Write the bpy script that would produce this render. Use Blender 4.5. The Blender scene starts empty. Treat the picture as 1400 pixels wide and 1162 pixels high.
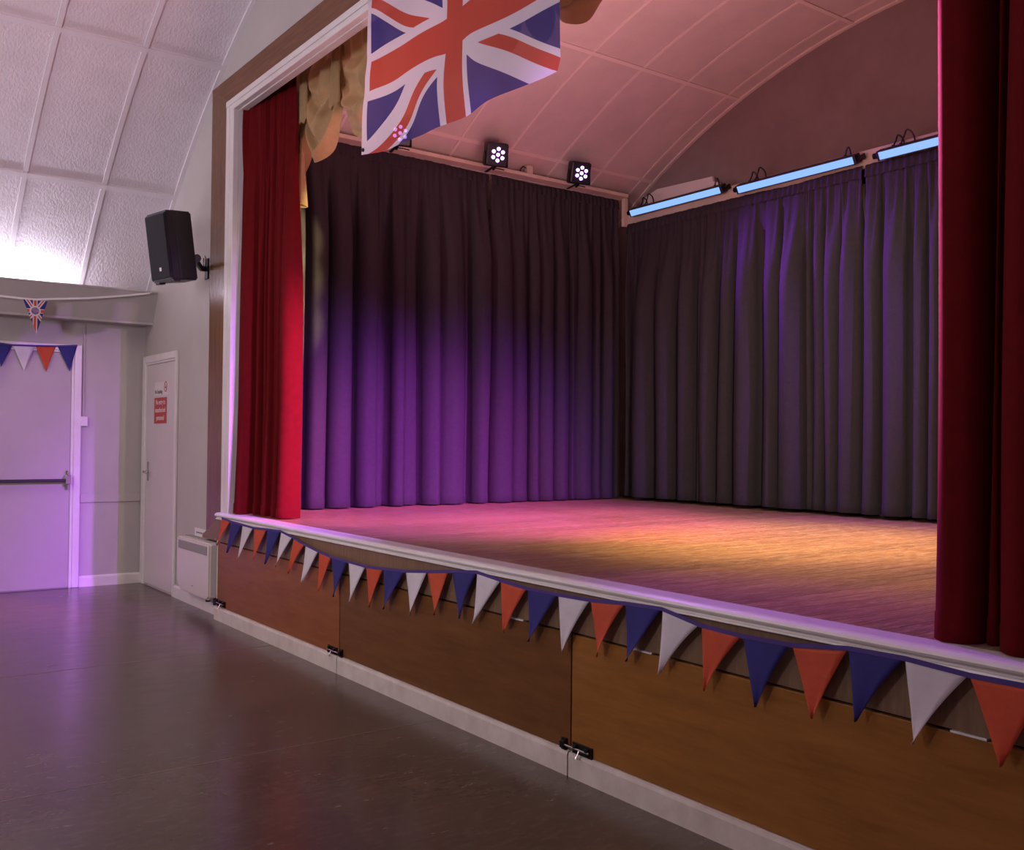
import bpy, bmesh, math, random
import numpy as np
from mathutils import Vector, Matrix
SC = bpy.context.scene
COL = SC.collection
PI = math.pi
def R(d): return math.radians(d)

# ------------------------------------------------------------------ camera
cam = bpy.data.cameras.new('camera'); co = bpy.data.objects.new('camera', cam); COL.objects.link(co)
cam.sensor_fit = 'HORIZONTAL'; cam.sensor_width = 36.0; cam.lens = 1341.2 / 1400 * 36.0
cam.clip_start = 0.02
yw, pi_, ro = .9389, .0155, .0103
F_ = Vector((-math.sin(yw)*math.cos(pi_), math.cos(yw)*math.cos(pi_), math.sin(pi_)))
R_ = Vector((math.cos(yw), math.sin(yw), 0)); U_ = R_.cross(F_)
R2 = R_*math.cos(ro) + U_*math.sin(ro); U2 = -R_*math.sin(ro) + U_*math.cos(ro)
M = Matrix((( R2.x, U2.x, -F_.x, 9.198), (R2.y, U2.y, -F_.y, -2.5726), (R2.z, U2.z, -F_.z, 1.3258), (0, 0, 0, 1)))
co.matrix_world = M
SC.camera = co
# ------------------------------------------------------------------ view + world
SC.view_settings.view_transform = 'Standard'; SC.view_settings.look = 'None'
SC.view_settings.gamma = 1.0; SC.view_settings.use_curve_mapping = False
SC.view_settings.exposure = 0.0
w = bpy.data.worlds.new('world'); SC.world = w; w.use_nodes = True
w.node_tree.nodes['Background'].inputs[0].default_value = (.5, .5, .55, 1)
w.node_tree.nodes['Background'].inputs[1].default_value = .02
# ------------------------------------------------------------------ lights
def light(kind, name, loc, target, energy, color, **k):
    d = bpy.data.lights.new(name, kind); d.energy = energy; d.color = color
    for a, b in k.items(): setattr(d, a, b)
    o = bpy.data.objects.new(name, d); COL.objects.link(o); o.location = loc
    o.rotation_euler = (Vector(target)-Vector(loc)).to_track_quat('-Z', 'Y').to_euler()
    return o
PURP = (.43, .085, 1.0); MAG = (1.0, .12, .55); AMB = (1.0, .74, .26); WARM = (1.0, .84, .70); LAV = (.86, .82, 1.0)
# cove tubes along both long walls of the hall (hidden inside the boxed valances)
for x, y, ln, e in ((.17, -3.45, 5.4, 70), (10.83, -4.0, 7.6, 55)):
    light('AREA', 'cove_light', (x, y, 2.515), (x, y, 4), e, LAV, shape='RECTANGLE', size=.06, size_y=ln).rotation_euler = (PI, 0, 0)
# hall ceiling luminaires behind the camera
light('AREA', 'hall_light', (2.4, -5.0, 3.9), (2.4, -4.0, 0), 66, WARM, shape='RECTANGLE', size=1.2, size_y=1.2)
light('AREA', 'hall_light', (4.6, -7.2, 4.4), (3.6, -5, 0), 24, WARM, shape='RECTANGLE', size=1.2, size_y=1.2)
light('AREA', 'hall_vault_fill', (5.4, -4.6, 2.3), (2.4, -.6, 4.6), 95, (.95, .85, 1.0), shape='RECTANGLE', size=.8, size_y=.8)  # added fill without a fixture, lifts the hall vault
# stage left cans (the visible ones), beams thrown across the stage
for y, e in ((1.336, 540), (2.275, 430), (3.197, 560)):
    light('SPOT', 'par_and_fill_beam', (2.53, y, 3.73), (6.6, y+1.25 if y < 3 else y+.1, 1.4), e, (.36, .06, 1.0), spot_size=R(64), spot_blend=.9, shadow_soft_size=.07)
for z in (1.95, 2.85): light('SPOT', 'par_and_fill_beam', (2.53, 2.275, 3.73), (7.63, .08, z), 6500, (1.0, .16, .50), spot_size=R(17), spot_blend=1.0, shadow_soft_size=.05)  # extra beams added at the middle can for the right curtain's pink rim
light('SPOT', 'par_and_fill_beam', (2.53, 1.30, 3.72), (7.45, .04, .80), 2300, (.45, .08, 1.0), spot_size=R(20), spot_blend=1.0, shadow_soft_size=.05)  # extra beam added to turn the stage lip purple
# stage right cans, not in view: purple, magenta and amber
for y, e, c, t in ((1.0, 4300, PURP, (2.2, .9, .65)), (2.2, 3400, PURP, (2.2, 2.0, .65)), (3.2, 900, PURP, (2.2, 3.2, .65))):
    light('SPOT', 'par_and_fill_beam', (8.55, y, 3.72), t, e, c, spot_size=R(32), spot_blend=1.0, shadow_soft_size=.05)
light('SPOT', 'par_and_fill_beam', (8.4, 1.6, 3.72), (3.4, 1.7, .78), 2400, MAG, spot_size=R(36), spot_blend=1.0, shadow_soft_size=.07)
light('SPOT', 'par_and_fill_beam', (8.4, 2.6, 3.72), (2.72, .06, 1.40), 4800, (1.0, .22, .28), spot_size=R(19), spot_blend=1.0, shadow_soft_size=.05)  # dedicated red beam added to light the left curtain's folds
light('SPOT', 'par_and_fill_beam', (8.4, 2.8, 3.72), (5.3, 2.0, .78), 1600, AMB, spot_size=R(44), spot_blend=1.0, shadow_soft_size=.07)
light('SPOT', 'par_and_fill_beam', (4.3, .95, 3.95), (6.3, 2.1, .78), 1000, AMB, spot_size=R(60), spot_blend=1.0, shadow_soft_size=.07)
for z in (2.15, 2.5, 2.82): light('SPOT', 'par_and_fill_beam', (8.45, 3.1, 3.7), (2.2, .28, z), 6500, (1, .82, .40), spot_size=R(6), spot_blend=.35, shadow_soft_size=.05)  # stacked narrow beams added to draw a yellow streak on the drape edge
light('SPOT', 'par_and_fill_beam', (7.0, .55, 3.95), (4.3, 3.9, 1.3), 420, (1.0, .86, .66), spot_size=R(56), spot_blend=1.0, shadow_soft_size=.06)  # added neutral fill, no can there, greys the back drape folds
# two lamps behind the proscenium head that spill past the jamb onto the exit door
light('SPOT', 'par_and_fill_beam', (7.3, .33, 3.12), (0, -.55, .15), 900, (.50, .10, 1.0), spot_size=R(40), spot_blend=1, shadow_soft_size=.012)
light('SPOT', 'par_and_fill_beam', (7.3, .21, 3.12), (0, -.4, 1.0), 190, (1, .80, .40), spot_size=R(34), spot_blend=.8, shadow_soft_size=.012)
# added fill in mid-air, standing in for pink bounce onto the stage vault
light('AREA', 'stage_bounce_fill', (4.6, 1.1, 2.7), (4.1, 1.3, 5), 44, (1.0, .47, .52), shape='RECTANGLE', size=1.5, size_y=1.0)

# ------------------------------------------------------------------ helpers
def P(name, base, rough=.5, noise=0, scale=8, stretch=(1, 1, 1), c2=None, bump=0, bscale=60, metal=0, spec=.5, emit=None, estr=0, sheen=0, tint=None, thin=0, trans=0, rnd=0, detail=4, bstretch=None, coat=0):
    m = bpy.data.materials.new(name); m.use_nodes = True; nt = m.node_tree; N = nt.nodes; L = nt.links
    b = N['Principled BSDF']; b.inputs['Base Color'].default_value = (*base, 1); b.inputs['Roughness'].default_value = rough
    b.inputs['Metallic'].default_value = metal; b.inputs['Specular IOR Level'].default_value = spec
    if sheen: b.inputs['Sheen Weight'].default_value = sheen; b.inputs['Sheen Roughness'].default_value = .4; b.inputs['Sheen Tint'].default_value = (*(tint or (1, 1, 1)), 1)
    if coat: b.inputs['Coat Weight'].default_value = coat; b.inputs['Coat Roughness'].default_value = .15
    if emit: b.inputs['Emission Color'].default_value = (*emit, 1); b.inputs['Emission Strength'].default_value = estr
    tc = N.new('ShaderNodeTexCoord')
    def mapped(s):
        mp = N.new('ShaderNodeMapping'); mp.inputs['Scale'].default_value = s; L.new(tc.outputs['Object'], mp.inputs[0]); return mp
    if c2:
        mp = mapped(stretch); t = N.new('ShaderNodeTexNoise'); t.inputs['Scale'].default_value = scale; t.inputs['Detail'].default_value = detail
        t.inputs['Roughness'].default_value = .65
        L.new(mp.outputs[0], t.inputs['Vector'])
        r = N.new('ShaderNodeValToRGB'); r.color_ramp.elements[0].position = .35; r.color_ramp.elements[1].position = .68
        r.color_ramp.elements[0].color = (*base, 1); r.color_ramp.elements[1].color = (*c2, 1)
        L.new(t.outputs['Fac'], r.inputs[0]); out = r.outputs[0]
        if rnd:
            oi = N.new('ShaderNodeObjectInfo'); h = N.new('ShaderNodeHueSaturation')
            ma = N.new('ShaderNodeMapRange'); ma.inputs[3].default_value = 1-rnd; ma.inputs[4].default_value = 1+rnd
            L.new(oi.outputs['Random'], ma.inputs[0]); L.new(ma.outputs[0], h.inputs['Value']); L.new(out, h.inputs['Color']); out = h.outputs[0]
        L.new(out, b.inputs['Base Color'])
    if bump:
        t = N.new('ShaderNodeTexNoise'); t.inputs['Scale'].default_value = bscale; t.inputs['Detail'].default_value = 3
        L.new(mapped(bstretch or (1, 1, 1)).outputs[0], t.inputs['Vector'])
        bp = N.new('ShaderNodeBump'); bp.inputs['Strength'].default_value = bump; bp.inputs['Distance'].default_value = .01
        L.new(t.outputs['Fac'], bp.inputs['Height']); L.new(bp.outputs[0], b.inputs['Normal'])
    if trans:
        tr = N.new('ShaderNodeBsdfTranslucent'); mx = N.new('ShaderNodeMixShader'); mx.inputs[0].default_value = trans
        if c2: L.new(out, tr.inputs[0])
        else: tr.inputs[0].default_value = (*base, 1)
        L.new(b.outputs[0], mx.inputs[1]); L.new(tr.outputs[0], mx.inputs[2]); L.new(mx.outputs[0], N['Material Output'].inputs[0])
    if thin:
        tp_ = N.new('ShaderNodeBsdfTransparent'); m2 = N.new('ShaderNodeMixShader'); m2.inputs[0].default_value = thin; prev = N['Material Output'].inputs[0].links[0].from_socket
        L.new(prev, m2.inputs[1]); L.new(tp_.outputs[0], m2.inputs[2]); L.new(m2.outputs[0], N['Material Output'].inputs[0])
    return m
def obj(name, bm, mats, parent=None, smooth=False, loc=None):
    me = bpy.data.meshes.new(name)
    if smooth:
        for f in bm.faces: f.smooth = True
    bm.normal_update(); bm.to_mesh(me); bm.free()
    for m in (mats if isinstance(mats, (list, tuple)) else [mats]): me.materials.append(m)
    o = bpy.data.objects.new(name, me); COL.objects.link(o)
    if parent: o.parent = parent
    if loc: o.location = loc
    return o
def inst(src, parent, loc):
    o = src.copy(); COL.objects.link(o); o.parent = parent; o.location = loc; return o
def thing(name, label, cat, loc=(0, 0, 0), group=None):
    o = bpy.data.objects.new(name, None); COL.objects.link(o); o.location = loc; o.empty_display_size = .1
    o['label'] = label; o['category'] = cat
    if group: o['group'] = group
    return o
def tag(o, label, cat, group=None):
    o['label'] = label; o['category'] = cat
    if group: o['group'] = group
    return o
def struct(o, label, cat):
    o['kind'] = 'structure'; o['label'] = label; o['category'] = cat; return o
def sthing(name, label, cat, loc=(0, 0, 0)):
    o = thing(name, label, cat, loc); o['kind'] = 'structure'; return o
def box(bm, x0, x1, y0, y1, z0, z1, bev=0, mat=0):
    r = bmesh.ops.create_cube(bm, size=1, matrix=Matrix.Translation(((x0+x1)/2, (y0+y1)/2, (z0+z1)/2)) @ Matrix.Diagonal((abs(x1-x0), abs(y1-y0), abs(z1-z0), 1)))
    vs = r['verts']; fs = {f for v in vs for f in v.link_faces}
    if bev:
        es = list({e for v in vs for e in v.link_edges})
        q = bmesh.ops.bevel(bm, geom=es, offset=bev, segments=2, affect='EDGES', profile=.5); fs = set(q['faces']) | {f for f in fs if f.is_valid}
    for f in fs: f.material_index = mat
    return bm
def BX(*a, **k): return box(bmesh.new(), *a, **k)
def prism(bm, pts, axis, a0, a1):
    """closed 2D outline (other two axes in xyz order) swept along axis"""
    def v(p, a):
        return (a, p[0], p[1]) if axis == 'x' else (p[0], a, p[1]) if axis == 'y' else (p[0], p[1], a)
    A = [bm.verts.new(v(p, a0)) for p in pts]; B = [bm.verts.new(v(p, a1)) for p in pts]; n = len(pts)
    bm.faces.new(A); bm.faces.new(B[::-1])
    for i in range(n): bm.faces.new((A[i], B[i], B[(i+1) % n], A[(i+1) % n]))
    bmesh.ops.recalc_face_normals(bm, faces=bm.faces[:]); return bm
def PR(*a): return prism(bmesh.new(), *a)
def cyl(bm, p0, p1, r, seg=12, r2=None):
    p0 = Vector(p0); p1 = Vector(p1); d = p1-p0
    m = Matrix.Translation((p0+p1)/2) @ d.to_track_quat('Z', 'Y').to_matrix().to_4x4()
    bmesh.ops.create_cone(bm, cap_ends=True, segments=seg, radius1=r, radius2=r if r2 is None else r2, depth=d.length, matrix=m); return bm
def tube(bm, pts, r, seg=6):
    pts = [Vector(p) for p in pts]; rings = []
    for i, p in enumerate(pts):
        d = (pts[min(i+1, len(pts)-1)]-pts[max(i-1, 0)]).normalized(); q = d.to_track_quat('Z', 'Y')
        rings.append([bm.verts.new(p + q @ Vector((r*math.cos(2*PI*k/seg), r*math.sin(2*PI*k/seg), 0))) for k in range(seg)])
    for a, b in zip(rings, rings[1:]):
        for k in range(seg): bm.faces.new((a[k], a[(k+1) % seg], b[(k+1) % seg], b[k]))
    bm.faces.new(rings[0][::-1]); bm.faces.new(rings[-1]); return bm
def grid(bm, rows):
    V = [[bm.verts.new(p) for p in r] for r in rows]
    for a, b in zip(V, V[1:]):
        for i in range(len(a)-1): bm.faces.new((a[i], a[i+1], b[i+1], b[i]))
    return bm
def text(name, body, size, m, parent, mat4, align='CENTER', sx=1):
    cu = bpy.data.curves.new('t', 'FONT'); cu.body = body; cu.size = size; cu.align_x = align; cu.extrude = .0006
    t = bpy.data.objects.new('t', cu); COL.objects.link(t); bpy.context.view_layer.update()
    me = bpy.data.meshes.new_from_object(t.evaluated_get(bpy.context.evaluated_depsgraph_get()))
    bpy.data.objects.remove(t); bpy.data.curves.remove(cu)
    me.transform(mat4 @ Matrix.Diagonal((sx, 1, 1, 1))); me.materials.clear(); me.materials.append(m)
    o = bpy.data.objects.new(name, me); COL.objects.link(o); o.parent = parent; return o

# ------------------------------------------------------------------ materials
wall_m = P('wall_paint', (.43, .395, .37), .6, c2=(.46, .425, .40), scale=3, bump=.05, bscale=90)
white_m = P('white_gloss', (.72, .68, .66), .3, c2=(.66, .61, .58), scale=5)
cream_m = P('cream_paint', (.66, .56, .44), .45, c2=(.56, .47, .37), scale=6)
skirt_m = P('kickboard_paint', (.66, .60, .54), .35, c2=(.54, .47, .41), scale=9, detail=8)
door_m = P('door_paint', (.62, .56, .55), .35, c2=(.58, .52, .51), scale=2)
exit_m = P('exit_door_paint', (.43, .38, .375), .45, c2=(.40, .355, .35), scale=2)
ceil_m = P('textured_ceiling', (.78, .71, .74), .7, c2=(.72, .655, .68), scale=4, bump=.55, bscale=38, bstretch=(1, 1.6, 1))
batten_m = P('ceiling_batten', (.76, .70, .72), .45)
sceil_m = P('stage_ceiling_board', (.58, .50, .46), .7, c2=(.52, .45, .41), scale=4, bump=.1, bscale=80)
sbat_m = P('stage_batten', (.68, .59, .53), .5)
swall_m = P('stage_wall_paint', (.26, .20, .19), .8, c2=(.22, .17, .16), scale=3)
wood_head = P('veneer_head', (.13, .056, .026), .4, spec=.25, c2=(.20, .09, .045), scale=3, stretch=(1.2, 8, 22), detail=6)
wood_jamb = P('veneer_jamb', (.12, .050, .016), .22, spec=.3, c2=(.18, .08, .028), scale=3, stretch=(22, 8, .9), detail=6, bump=.12, bscale=6, bstretch=(12, 4, 1.2))
wood_fascia = P('veneer_fascia', (.15, .085, .045), .45, c2=(.22, .13, .07), scale=4, stretch=(14, 4, 1.2), detail=6)
def panel_mat(n, a, b): return P(n, a, .36, spec=.3, c2=b, scale=2.2, stretch=(1.1, 4, 9), detail=8, bump=.04, bscale=12, bstretch=(1, 1, 10))
pan = [panel_mat('panel_ply', (.19, .060, .014), (.27, .092, .022)), panel_mat('panel_ply', (.115, .044, .011), (.17, .069, .019)),
       panel_mat('panel_ply', (.22, .088, .016), (.31, .128, .028)), panel_mat('panel_ply', (.24, .10, .022), (.33, .14, .038))]
dark_m = P('dark_void', (.006, .005, .005), .9)
black_m = P('black_plastic', (.012, .012, .014), .4)
blackmetal_m = P('black_metal', (.015, .014, .014), .35, metal=.6)
grille_m = P('speaker_grille', (.010, .010, .013), .7, spec=.25, bump=.5, bscale=260)
chrome_m = P('chrome', (.6, .58, .56), .22, metal=1)
plank_m = P('stage_plank', (.19, .085, .040), .34, c2=(.34, .18, .09), scale=5, stretch=(14, .9, 4), rnd=.16, detail=7, bump=.10, bscale=10, bstretch=(14, 1, 4))
black_curt = P('dark_drape', (.044, .035, .041), .8, c2=(.037, .030, .035), scale=30, bump=.06, bscale=350, spec=.12)
red_curt = P('red_velvet', (.115, .004, .0055), .85, c2=(.098, .0035, .005), scale=20, bump=.05, bscale=300, spec=.08)
gold_curt = P('gold_velvet', (.45, .30, .13), .7, c2=(.38, .25, .105), scale=14, sheen=.35, trans=.22)
flag_white = P('flag_white', (.68, .63, .71), .7, trans=.28, thin=.075); flag_red = P('flag_red', (.48, .055, .03), .7, trans=.28, thin=.075); flag_blue = P('flag_blue', (.035, .025, .20), .7, trans=.28, thin=.075)
b_or = P('pennant_orange', (.62, .085, .03), .75, c2=(.54, .07, .026), scale=12, bump=.12, bscale=40, trans=.1)
b_bl = P('pennant_blue', (.028, .024, .20), .75, c2=(.024, .02, .16), scale=12, bump=.12, bscale=40, trans=.1)
b_wh = P('pennant_white', (.72, .66, .70), .75, c2=(.66, .60, .64), scale=12, bump=.12, bscale=40, trans=.1)
tape_m = P('bunting_tape', (.06, .03, .20), .7)
ribbon_m = P('white_ribbon', (.75, .70, .70), .6)
lens_m = P('lit_lens', (.9, .8, 1), .3, emit=(.66, .30, 1.0), estr=8)
bar_m = P('lit_bar', (.02, .03, .05), .3, emit=(.27, .50, 1.0), estr=1.1)
heater_m = P('heater_enamel', (.62, .565, .50), .3); heater_grey = P('heater_grey', (.30, .28, .26), .5)
sign_red = P('sign_red', (.45, .045, .022), .45); sign_white = P('sign_white', (.78, .72, .72), .5); ink = P('sign_ink', (.06, .04, .05), .6)
label_m = P('label_card', (.72, .66, .66), .5)

# hall floor: smooth vinyl, worn along tracks
def vinyl():
    m = P('floor_vinyl', (.082, .056, .038), .22, c2=(.105, .074, .052), scale=2.0, stretch=(1, .8, 1), detail=8)
    nt = m.node_tree; N = nt.nodes; L = nt.links; b = N['Principled BSDF']
    tc = N.new('ShaderNodeTexCoord'); mp = N.new('ShaderNodeMapping'); mp.inputs['Scale'].default_value = (3, 1.2, 1); L.new(tc.outputs['Object'], mp.inputs[0])
    t = N.new('ShaderNodeTexNoise'); t.inputs['Scale'].default_value = 4; t.inputs['Detail'].default_value = 10; t.inputs['Roughness'].default_value = .75; L.new(mp.outputs[0], t.inputs['Vector'])
    mr = N.new('ShaderNodeMapRange'); mr.inputs[1].default_value = .35; mr.inputs[2].default_value = .75; mr.inputs[3].default_value = .20; mr.inputs[4].default_value = .30
    L.new(t.outputs['Fac'], mr.inputs[0]); L.new(mr.outputs[0], b.inputs['Roughness'])
    # pale scuffs
    t2 = N.new('ShaderNodeTexNoise'); t2.inputs['Scale'].default_value = 9; t2.inputs['Detail'].default_value = 12; t2.inputs['Roughness'].default_value = .8; L.new(mp.outputs[0], t2.inputs['Vector'])
    r2 = N.new('ShaderNodeValToRGB'); r2.color_ramp.elements[0].position = .50; r2.color_ramp.elements[1].position = .78
    r2.color_ramp.elements[0].color = (0, 0, 0, 1); r2.color_ramp.elements[1].color = (.55, .55, .55, 1); L.new(t2.outputs['Fac'], r2.inputs[0])
    mx = N.new('ShaderNodeMix'); mx.data_type = 'RGBA'; src = b.inputs['Base Color'].links[0].from_socket
    L.new(r2.outputs[0], mx.inputs[0]); L.new(src, mx.inputs[6]); mx.inputs[7].default_value = (.19, .155, .135, 1); L.new(mx.outputs[2], b.inputs['Base Color'])
    return m
floor_m = vinyl()
# scratches on stage planks
def worn_planks():
    m = plank_m; nt = m.node_tree; N = nt.nodes; L = nt.links; b = N['Principled BSDF']
    tc = N.new('ShaderNodeNewGeometry'); mp = N.new('ShaderNodeMapping'); mp.inputs['Scale'].default_value = (38, 3.6, 1); L.new(tc.outputs['Position'], mp.inputs[0])
    t = N.new('ShaderNodeTexNoise'); t.inputs['Scale'].default_value = 3.2; t.inputs['Detail'].default_value = 12; t.inputs['Roughness'].default_value = .8; L.new(mp.outputs[0], t.inputs['Vector'])
    r = N.new('ShaderNodeValToRGB'); r.color_ramp.elements[0].position = .50; r.color_ramp.elements[1].position = .62
    r.color_ramp.elements[0].color = (0, 0, 0, 1); r.color_ramp.elements[1].color = (.7, .7, .7, 1); L.new(t.outputs['Fac'], r.inputs[0])
    mx = N.new('ShaderNodeMix'); mx.data_type = 'RGBA'; src = b.inputs['Base Color'].links[0].from_socket
    L.new(r.outputs[0], mx.inputs[0]); L.new(src, mx.inputs[6]); mx.inputs[7].default_value = (.72, .48, .33, 1); L.new(mx.outputs[2], b.inputs['Base Color'])
worn_planks()

# ------------------------------------------------------------------ the hall shell
XC, ZC, RH = 5.5, -2.243, 7.266          # hall vault
SX, SZ, RS = 5.4, -1.2296, 5.9425        # stage vault
HX, HY = 11.0, -9.0
def arc(xc, zc, r, a): return (xc + r*math.cos(R(a)), zc + r*math.sin(R(a)))
# floor: base slab with welded vinyl sheets
fl = struct(obj('floor', BX(-.1, HX+.1, HY-.1, .1, -.1, -.006), dark_m), 'brown-grey smooth vinyl hall floor with a soft sheen', 'floor')
edges = [-.05, 1.27, 3.22, 5.235, 7.25, 9.25, HX+.05]
for a, b in zip(edges, edges[1:]):
    obj('vinyl_sheet', BX(a+.0012, b-.0012, HY-.05, .05, -.006, 0), floor_m, fl)
for x in edges[2:5]: obj('weld_bead', BX(x-.004, x+.004, HY-.05, .05, -.001, .0006), P('vinyl_weld', (.16, .12, .095), .3), fl)
# walls
wl = struct(obj('wall_left', BX(-.15, 0, HY, .2, 0, 2.9), wall_m), 'beige-grey painted wall at the left holding the exit door', 'wall')
bm = bmesh.new()
OX0, OX1, OZ = 2.22, 8.78, 3.745
def wallpiece(bm, x0, x1, zb, n=24):
    top = [(x0+(x1-x0)*i/n) for i in range(n+1)]
    pts = [(x0, zb), (x1, zb)] + [(x, ZC+math.sqrt(RH**2-(x-XC)**2)+.06) for x in reversed(top)]
    prism(bm, pts, 'y', 0, .05)
wallpiece(bm, 0, OX0, 0); wallpiece(bm, OX0, OX1, OZ); wallpiece(bm, OX1, HX, 0)
wf = struct(obj('wall_front', bm, wall_m), 'pale wall around the stage opening with the white side door', 'wall')
struct(obj('wall_right', BX(HX, HX+.15, HY, .2, 0, 2.9), wall_m), 'plain right-hand hall wall outside the picture', 'wall')
struct(obj('wall_rear', BX(-.15, HX+.15, HY-.15, HY, 0, 5.3), wall_m), 'plain rear hall wall behind the viewer', 'wall')
# vaulted ceiling
def vault_shell(name, xc, zc, r, a0, a1, y0, y1, m, n=48):
    pts = [arc(xc, zc, r, a0+(a1-a0)*i/n) for i in range(n+1)] + [arc(xc, zc, r+.06, a1+(a0-a1)*i/n) for i in range(n+1)]
    return obj(name, PR(pts, 'y', y0, y1), m)
def vault_patch(xc, zc, r, t, a0, a1, y0, y1, n=6):
    pts = [arc(xc, zc, r, a0+(a1-a0)*i/n) for i in range(n+1)] + [arc(xc, zc, r+t, a1+(a0-a1)*i/n) for i in range(n+1)]
    return PR(pts, 'y', y0, y1)
HA = [139.9] + [129.72-10.67*k for k in range(9)] + [40.1]
ce = struct(vault_shell('ceiling', XC, ZC, RH+.012, 142, 38, HY, 0, dark_m), 'barrel-vaulted hall ceiling of textured white panels between battens', 'ceiling')
ys = [0.0] + [-.585-.58*k for k in range(14)]
half = R(0) ; bw = .0225
for i in range(len(HA)-1):
    a1, a0 = HA[i], HA[i+1]; src = None
    da = math.degrees(bw/RH)
    for j in range(len(ys)-1):
        d = ys[j]-ys[j+1]
        if j == 0: src0 = obj('panel', vault_patch(XC, ZC, RH, .012, a0+da*.6, a1-da*.6, -d+.012, -.012), ceil_m, ce); continue
        if src is None: src = obj('panel', vault_patch(XC, ZC, RH, .012, a0+da*.6, a1-da*.6, -.568, -.012), ceil_m, ce); src.location.y = ys[j]
        else: inst(src, ce, (0, ys[j], 0))
for a in HA[1:-1]:
    da = math.degrees(bw/RH)
    obj('batten', vault_patch(XC, ZC, RH-.016, .017, a-da, a+da, HY, -.001, 2), batten_m, ce)
src = None
for y in ys[1:]:
    if src is None: src = obj('batten', vault_patch(XC, ZC, RH-.011, .013, 40, 140, -bw*.8, bw*.8, 40), batten_m, ce); src.location.y = y
    else: inst(src, ce, (0, y, 0))
obj('batten', vault_patch(XC, ZC, RH-.016, .02, 40, 140, -.03, -.0005, 48), batten_m, ce)
# boxed valances along the long walls, open on top for the cove tubes
def valance_pts(s): 
    p = [(0, 2.325), (.235, 2.325), (.24, 2.34), (.37, 2.585), (.363, 2.6), (.335, 2.6), (.25, 2.44), (0, 2.44)]
    return p if s > 0 else [(HX-x, z) for x, z in p]
t1 = struct(obj('trim_1', PR(valance_pts(1), 'y', HY, -.0005), wall_m), 'sloping grey boxed valance above the exit door', 'valance')
struct(obj('trim_2', PR(valance_pts(-1), 'y', HY, -.0005), wall_m), 'boxed valance along the right wall outside the picture', 'valance')
obj('moulding', BX(.355, .378, HY+.01, -.001, 2.588, 2.603, bev=.003), wall_m, t1)
obj('moulding', BX(.225, .245, HY+.01, -.001, 2.318, 2.338, bev=.003), wall_m, t1)

# left wall fittings -------------------------------------------------
def skirt_pts(d, h): return [(0, 0), (d, 0), (d, h-.015), (d*.6, h), (0, h)]
bl = struct(obj('baseboard_left', PR(skirt_pts(.018, .095), 'y', -.538, -.02), white_m), 'short white baseboard between exit door and corner', 'baseboard')
struct(obj('baseboard_left', PR(skirt_pts(.018, .095), 'y', HY, -1.58), white_m), 'white baseboard beyond the exit door', 'baseboard')
t3 = struct(obj('trim_3', BX(0, .014, -.536, -.02, .739, .81, bev=.003), wall_m), 'flat dado rail on the wall right of the exit door', 'dado rail')
d1 = sthing('door_1', 'wide mauve exit door with push bar under the short bunting', 'door', (0, -1.0, 0))
def kid(name, bm, m, root, smooth=False):
    bmesh.ops.translate(bm, verts=bm.verts[:], vec=-Vector(root.location)); return obj(name, bm, m, root, smooth)
bm = bmesh.new(); box(bm, .001, .030, -.600, -.541, 0, 2.119, bev=.006); box(bm, .001, .020, -.622, -.600, 0, 2.06, bev=.003)
box(bm, .001, .030, -1.579, -1.520, 0, 2.119, bev=.006); box(bm, .001, .030, -1.520, -.600, 2.066, 2.119, bev=.006); box(bm, .001, .020, -1.520, -.600, 2.05, 2.066, bev=.003)
kid('door_frame', bm, white_m, d1)
lf = kid('door_leaf', BX(.001, .012, -1.518, -.624, .008, 2.048, bev=.002), exit_m, d1)
pb = bmesh.new(); box(pb, .055, .085, -1.46, -.67, .925, .952, bev=.006); kid('push_bar', pb, black_m, d1)
bm = bmesh.new(); box(bm, .012, .095, -.672, -.630, .905, .985, bev=.006); cyl(bm, (.03, -.65, .86), (.03, -.65, 1.02), .012); kid('bar_bracket', bm, chrome_m, d1)
bm = bmesh.new(); box(bm, .012, .095, -1.50, -1.458, .905, .985, bev=.006); kid('bar_bracket', bm, chrome_m, d1)
sw = thing('switch_box', 'small white surface switch box under a thin vertical conduit', 'switch', (0, -.518, 1.41))
kid('box', BX(0, .035, -.553, -.487, 1.41, 1.495, bev=.005), white_m, sw)
kid('conduit', BX(0, .012, -.529, -.512, 1.495, 2.322, bev=.002), wall_m, sw)
kid('rocker', BX(.035, .040, -.530, -.510, 1.435, 1.47, bev=.002), white_m, sw)

# front wall door ------------------------------------------------------
d2 = sthing('door_2', 'white flush side door with red notice beside the stage', 'door', (.5, 0, 0))
bm = bmesh.new(); box(bm, .015, .095, -.022, -.0005, 0, 2.046, bev=.005); box(bm, .95, .994, -.022, -.0005, 0, 2.046, bev=.005); box(bm, .095, .95, -.022, -.0005, 1.985, 2.046, bev=.005)
box(bm, .095, .115, -.014, -.0005, 0, 1.985, bev=.002); box(bm, .115, .95, -.014, -.0005, 1.965, 1.985, bev=.002)
kid('door_frame', bm, white_m, d2)
kid('door_leaf', BX(.118, .948, -.008, -.0005, .018, 1.963, bev=.002), door_m, d2)
bm = bmesh.new(); cyl(bm, (.19, -.008, 1.01), (.19, -.055, 1.01), .010); cyl(bm, (.19, -.05, 1.01), (.30, -.052, 1.005), .009)
h = kid('door_handle', bm, chrome_m, d2, True); kid('handle_plate', BX(.170, .210, -.013, -.008, .93, 1.10, bev=.002), chrome_m, d2)
XZ = Matrix(((1, 0, 0, 0), (0, 0, 1, 0), (0, 1, 0, 0), (0, 0, 0, 1)))
XZ = Matrix(((1, 0, 0, 0), (0, 0, -1, 0), (0, 1, 0, 0), (0, 0, 0, 1)))   # text lies in xz facing -y
def TX(root, x, y, z): return Matrix.Translation(Vector((x, y, z))-Vector(root.location)) @ XZ
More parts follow.
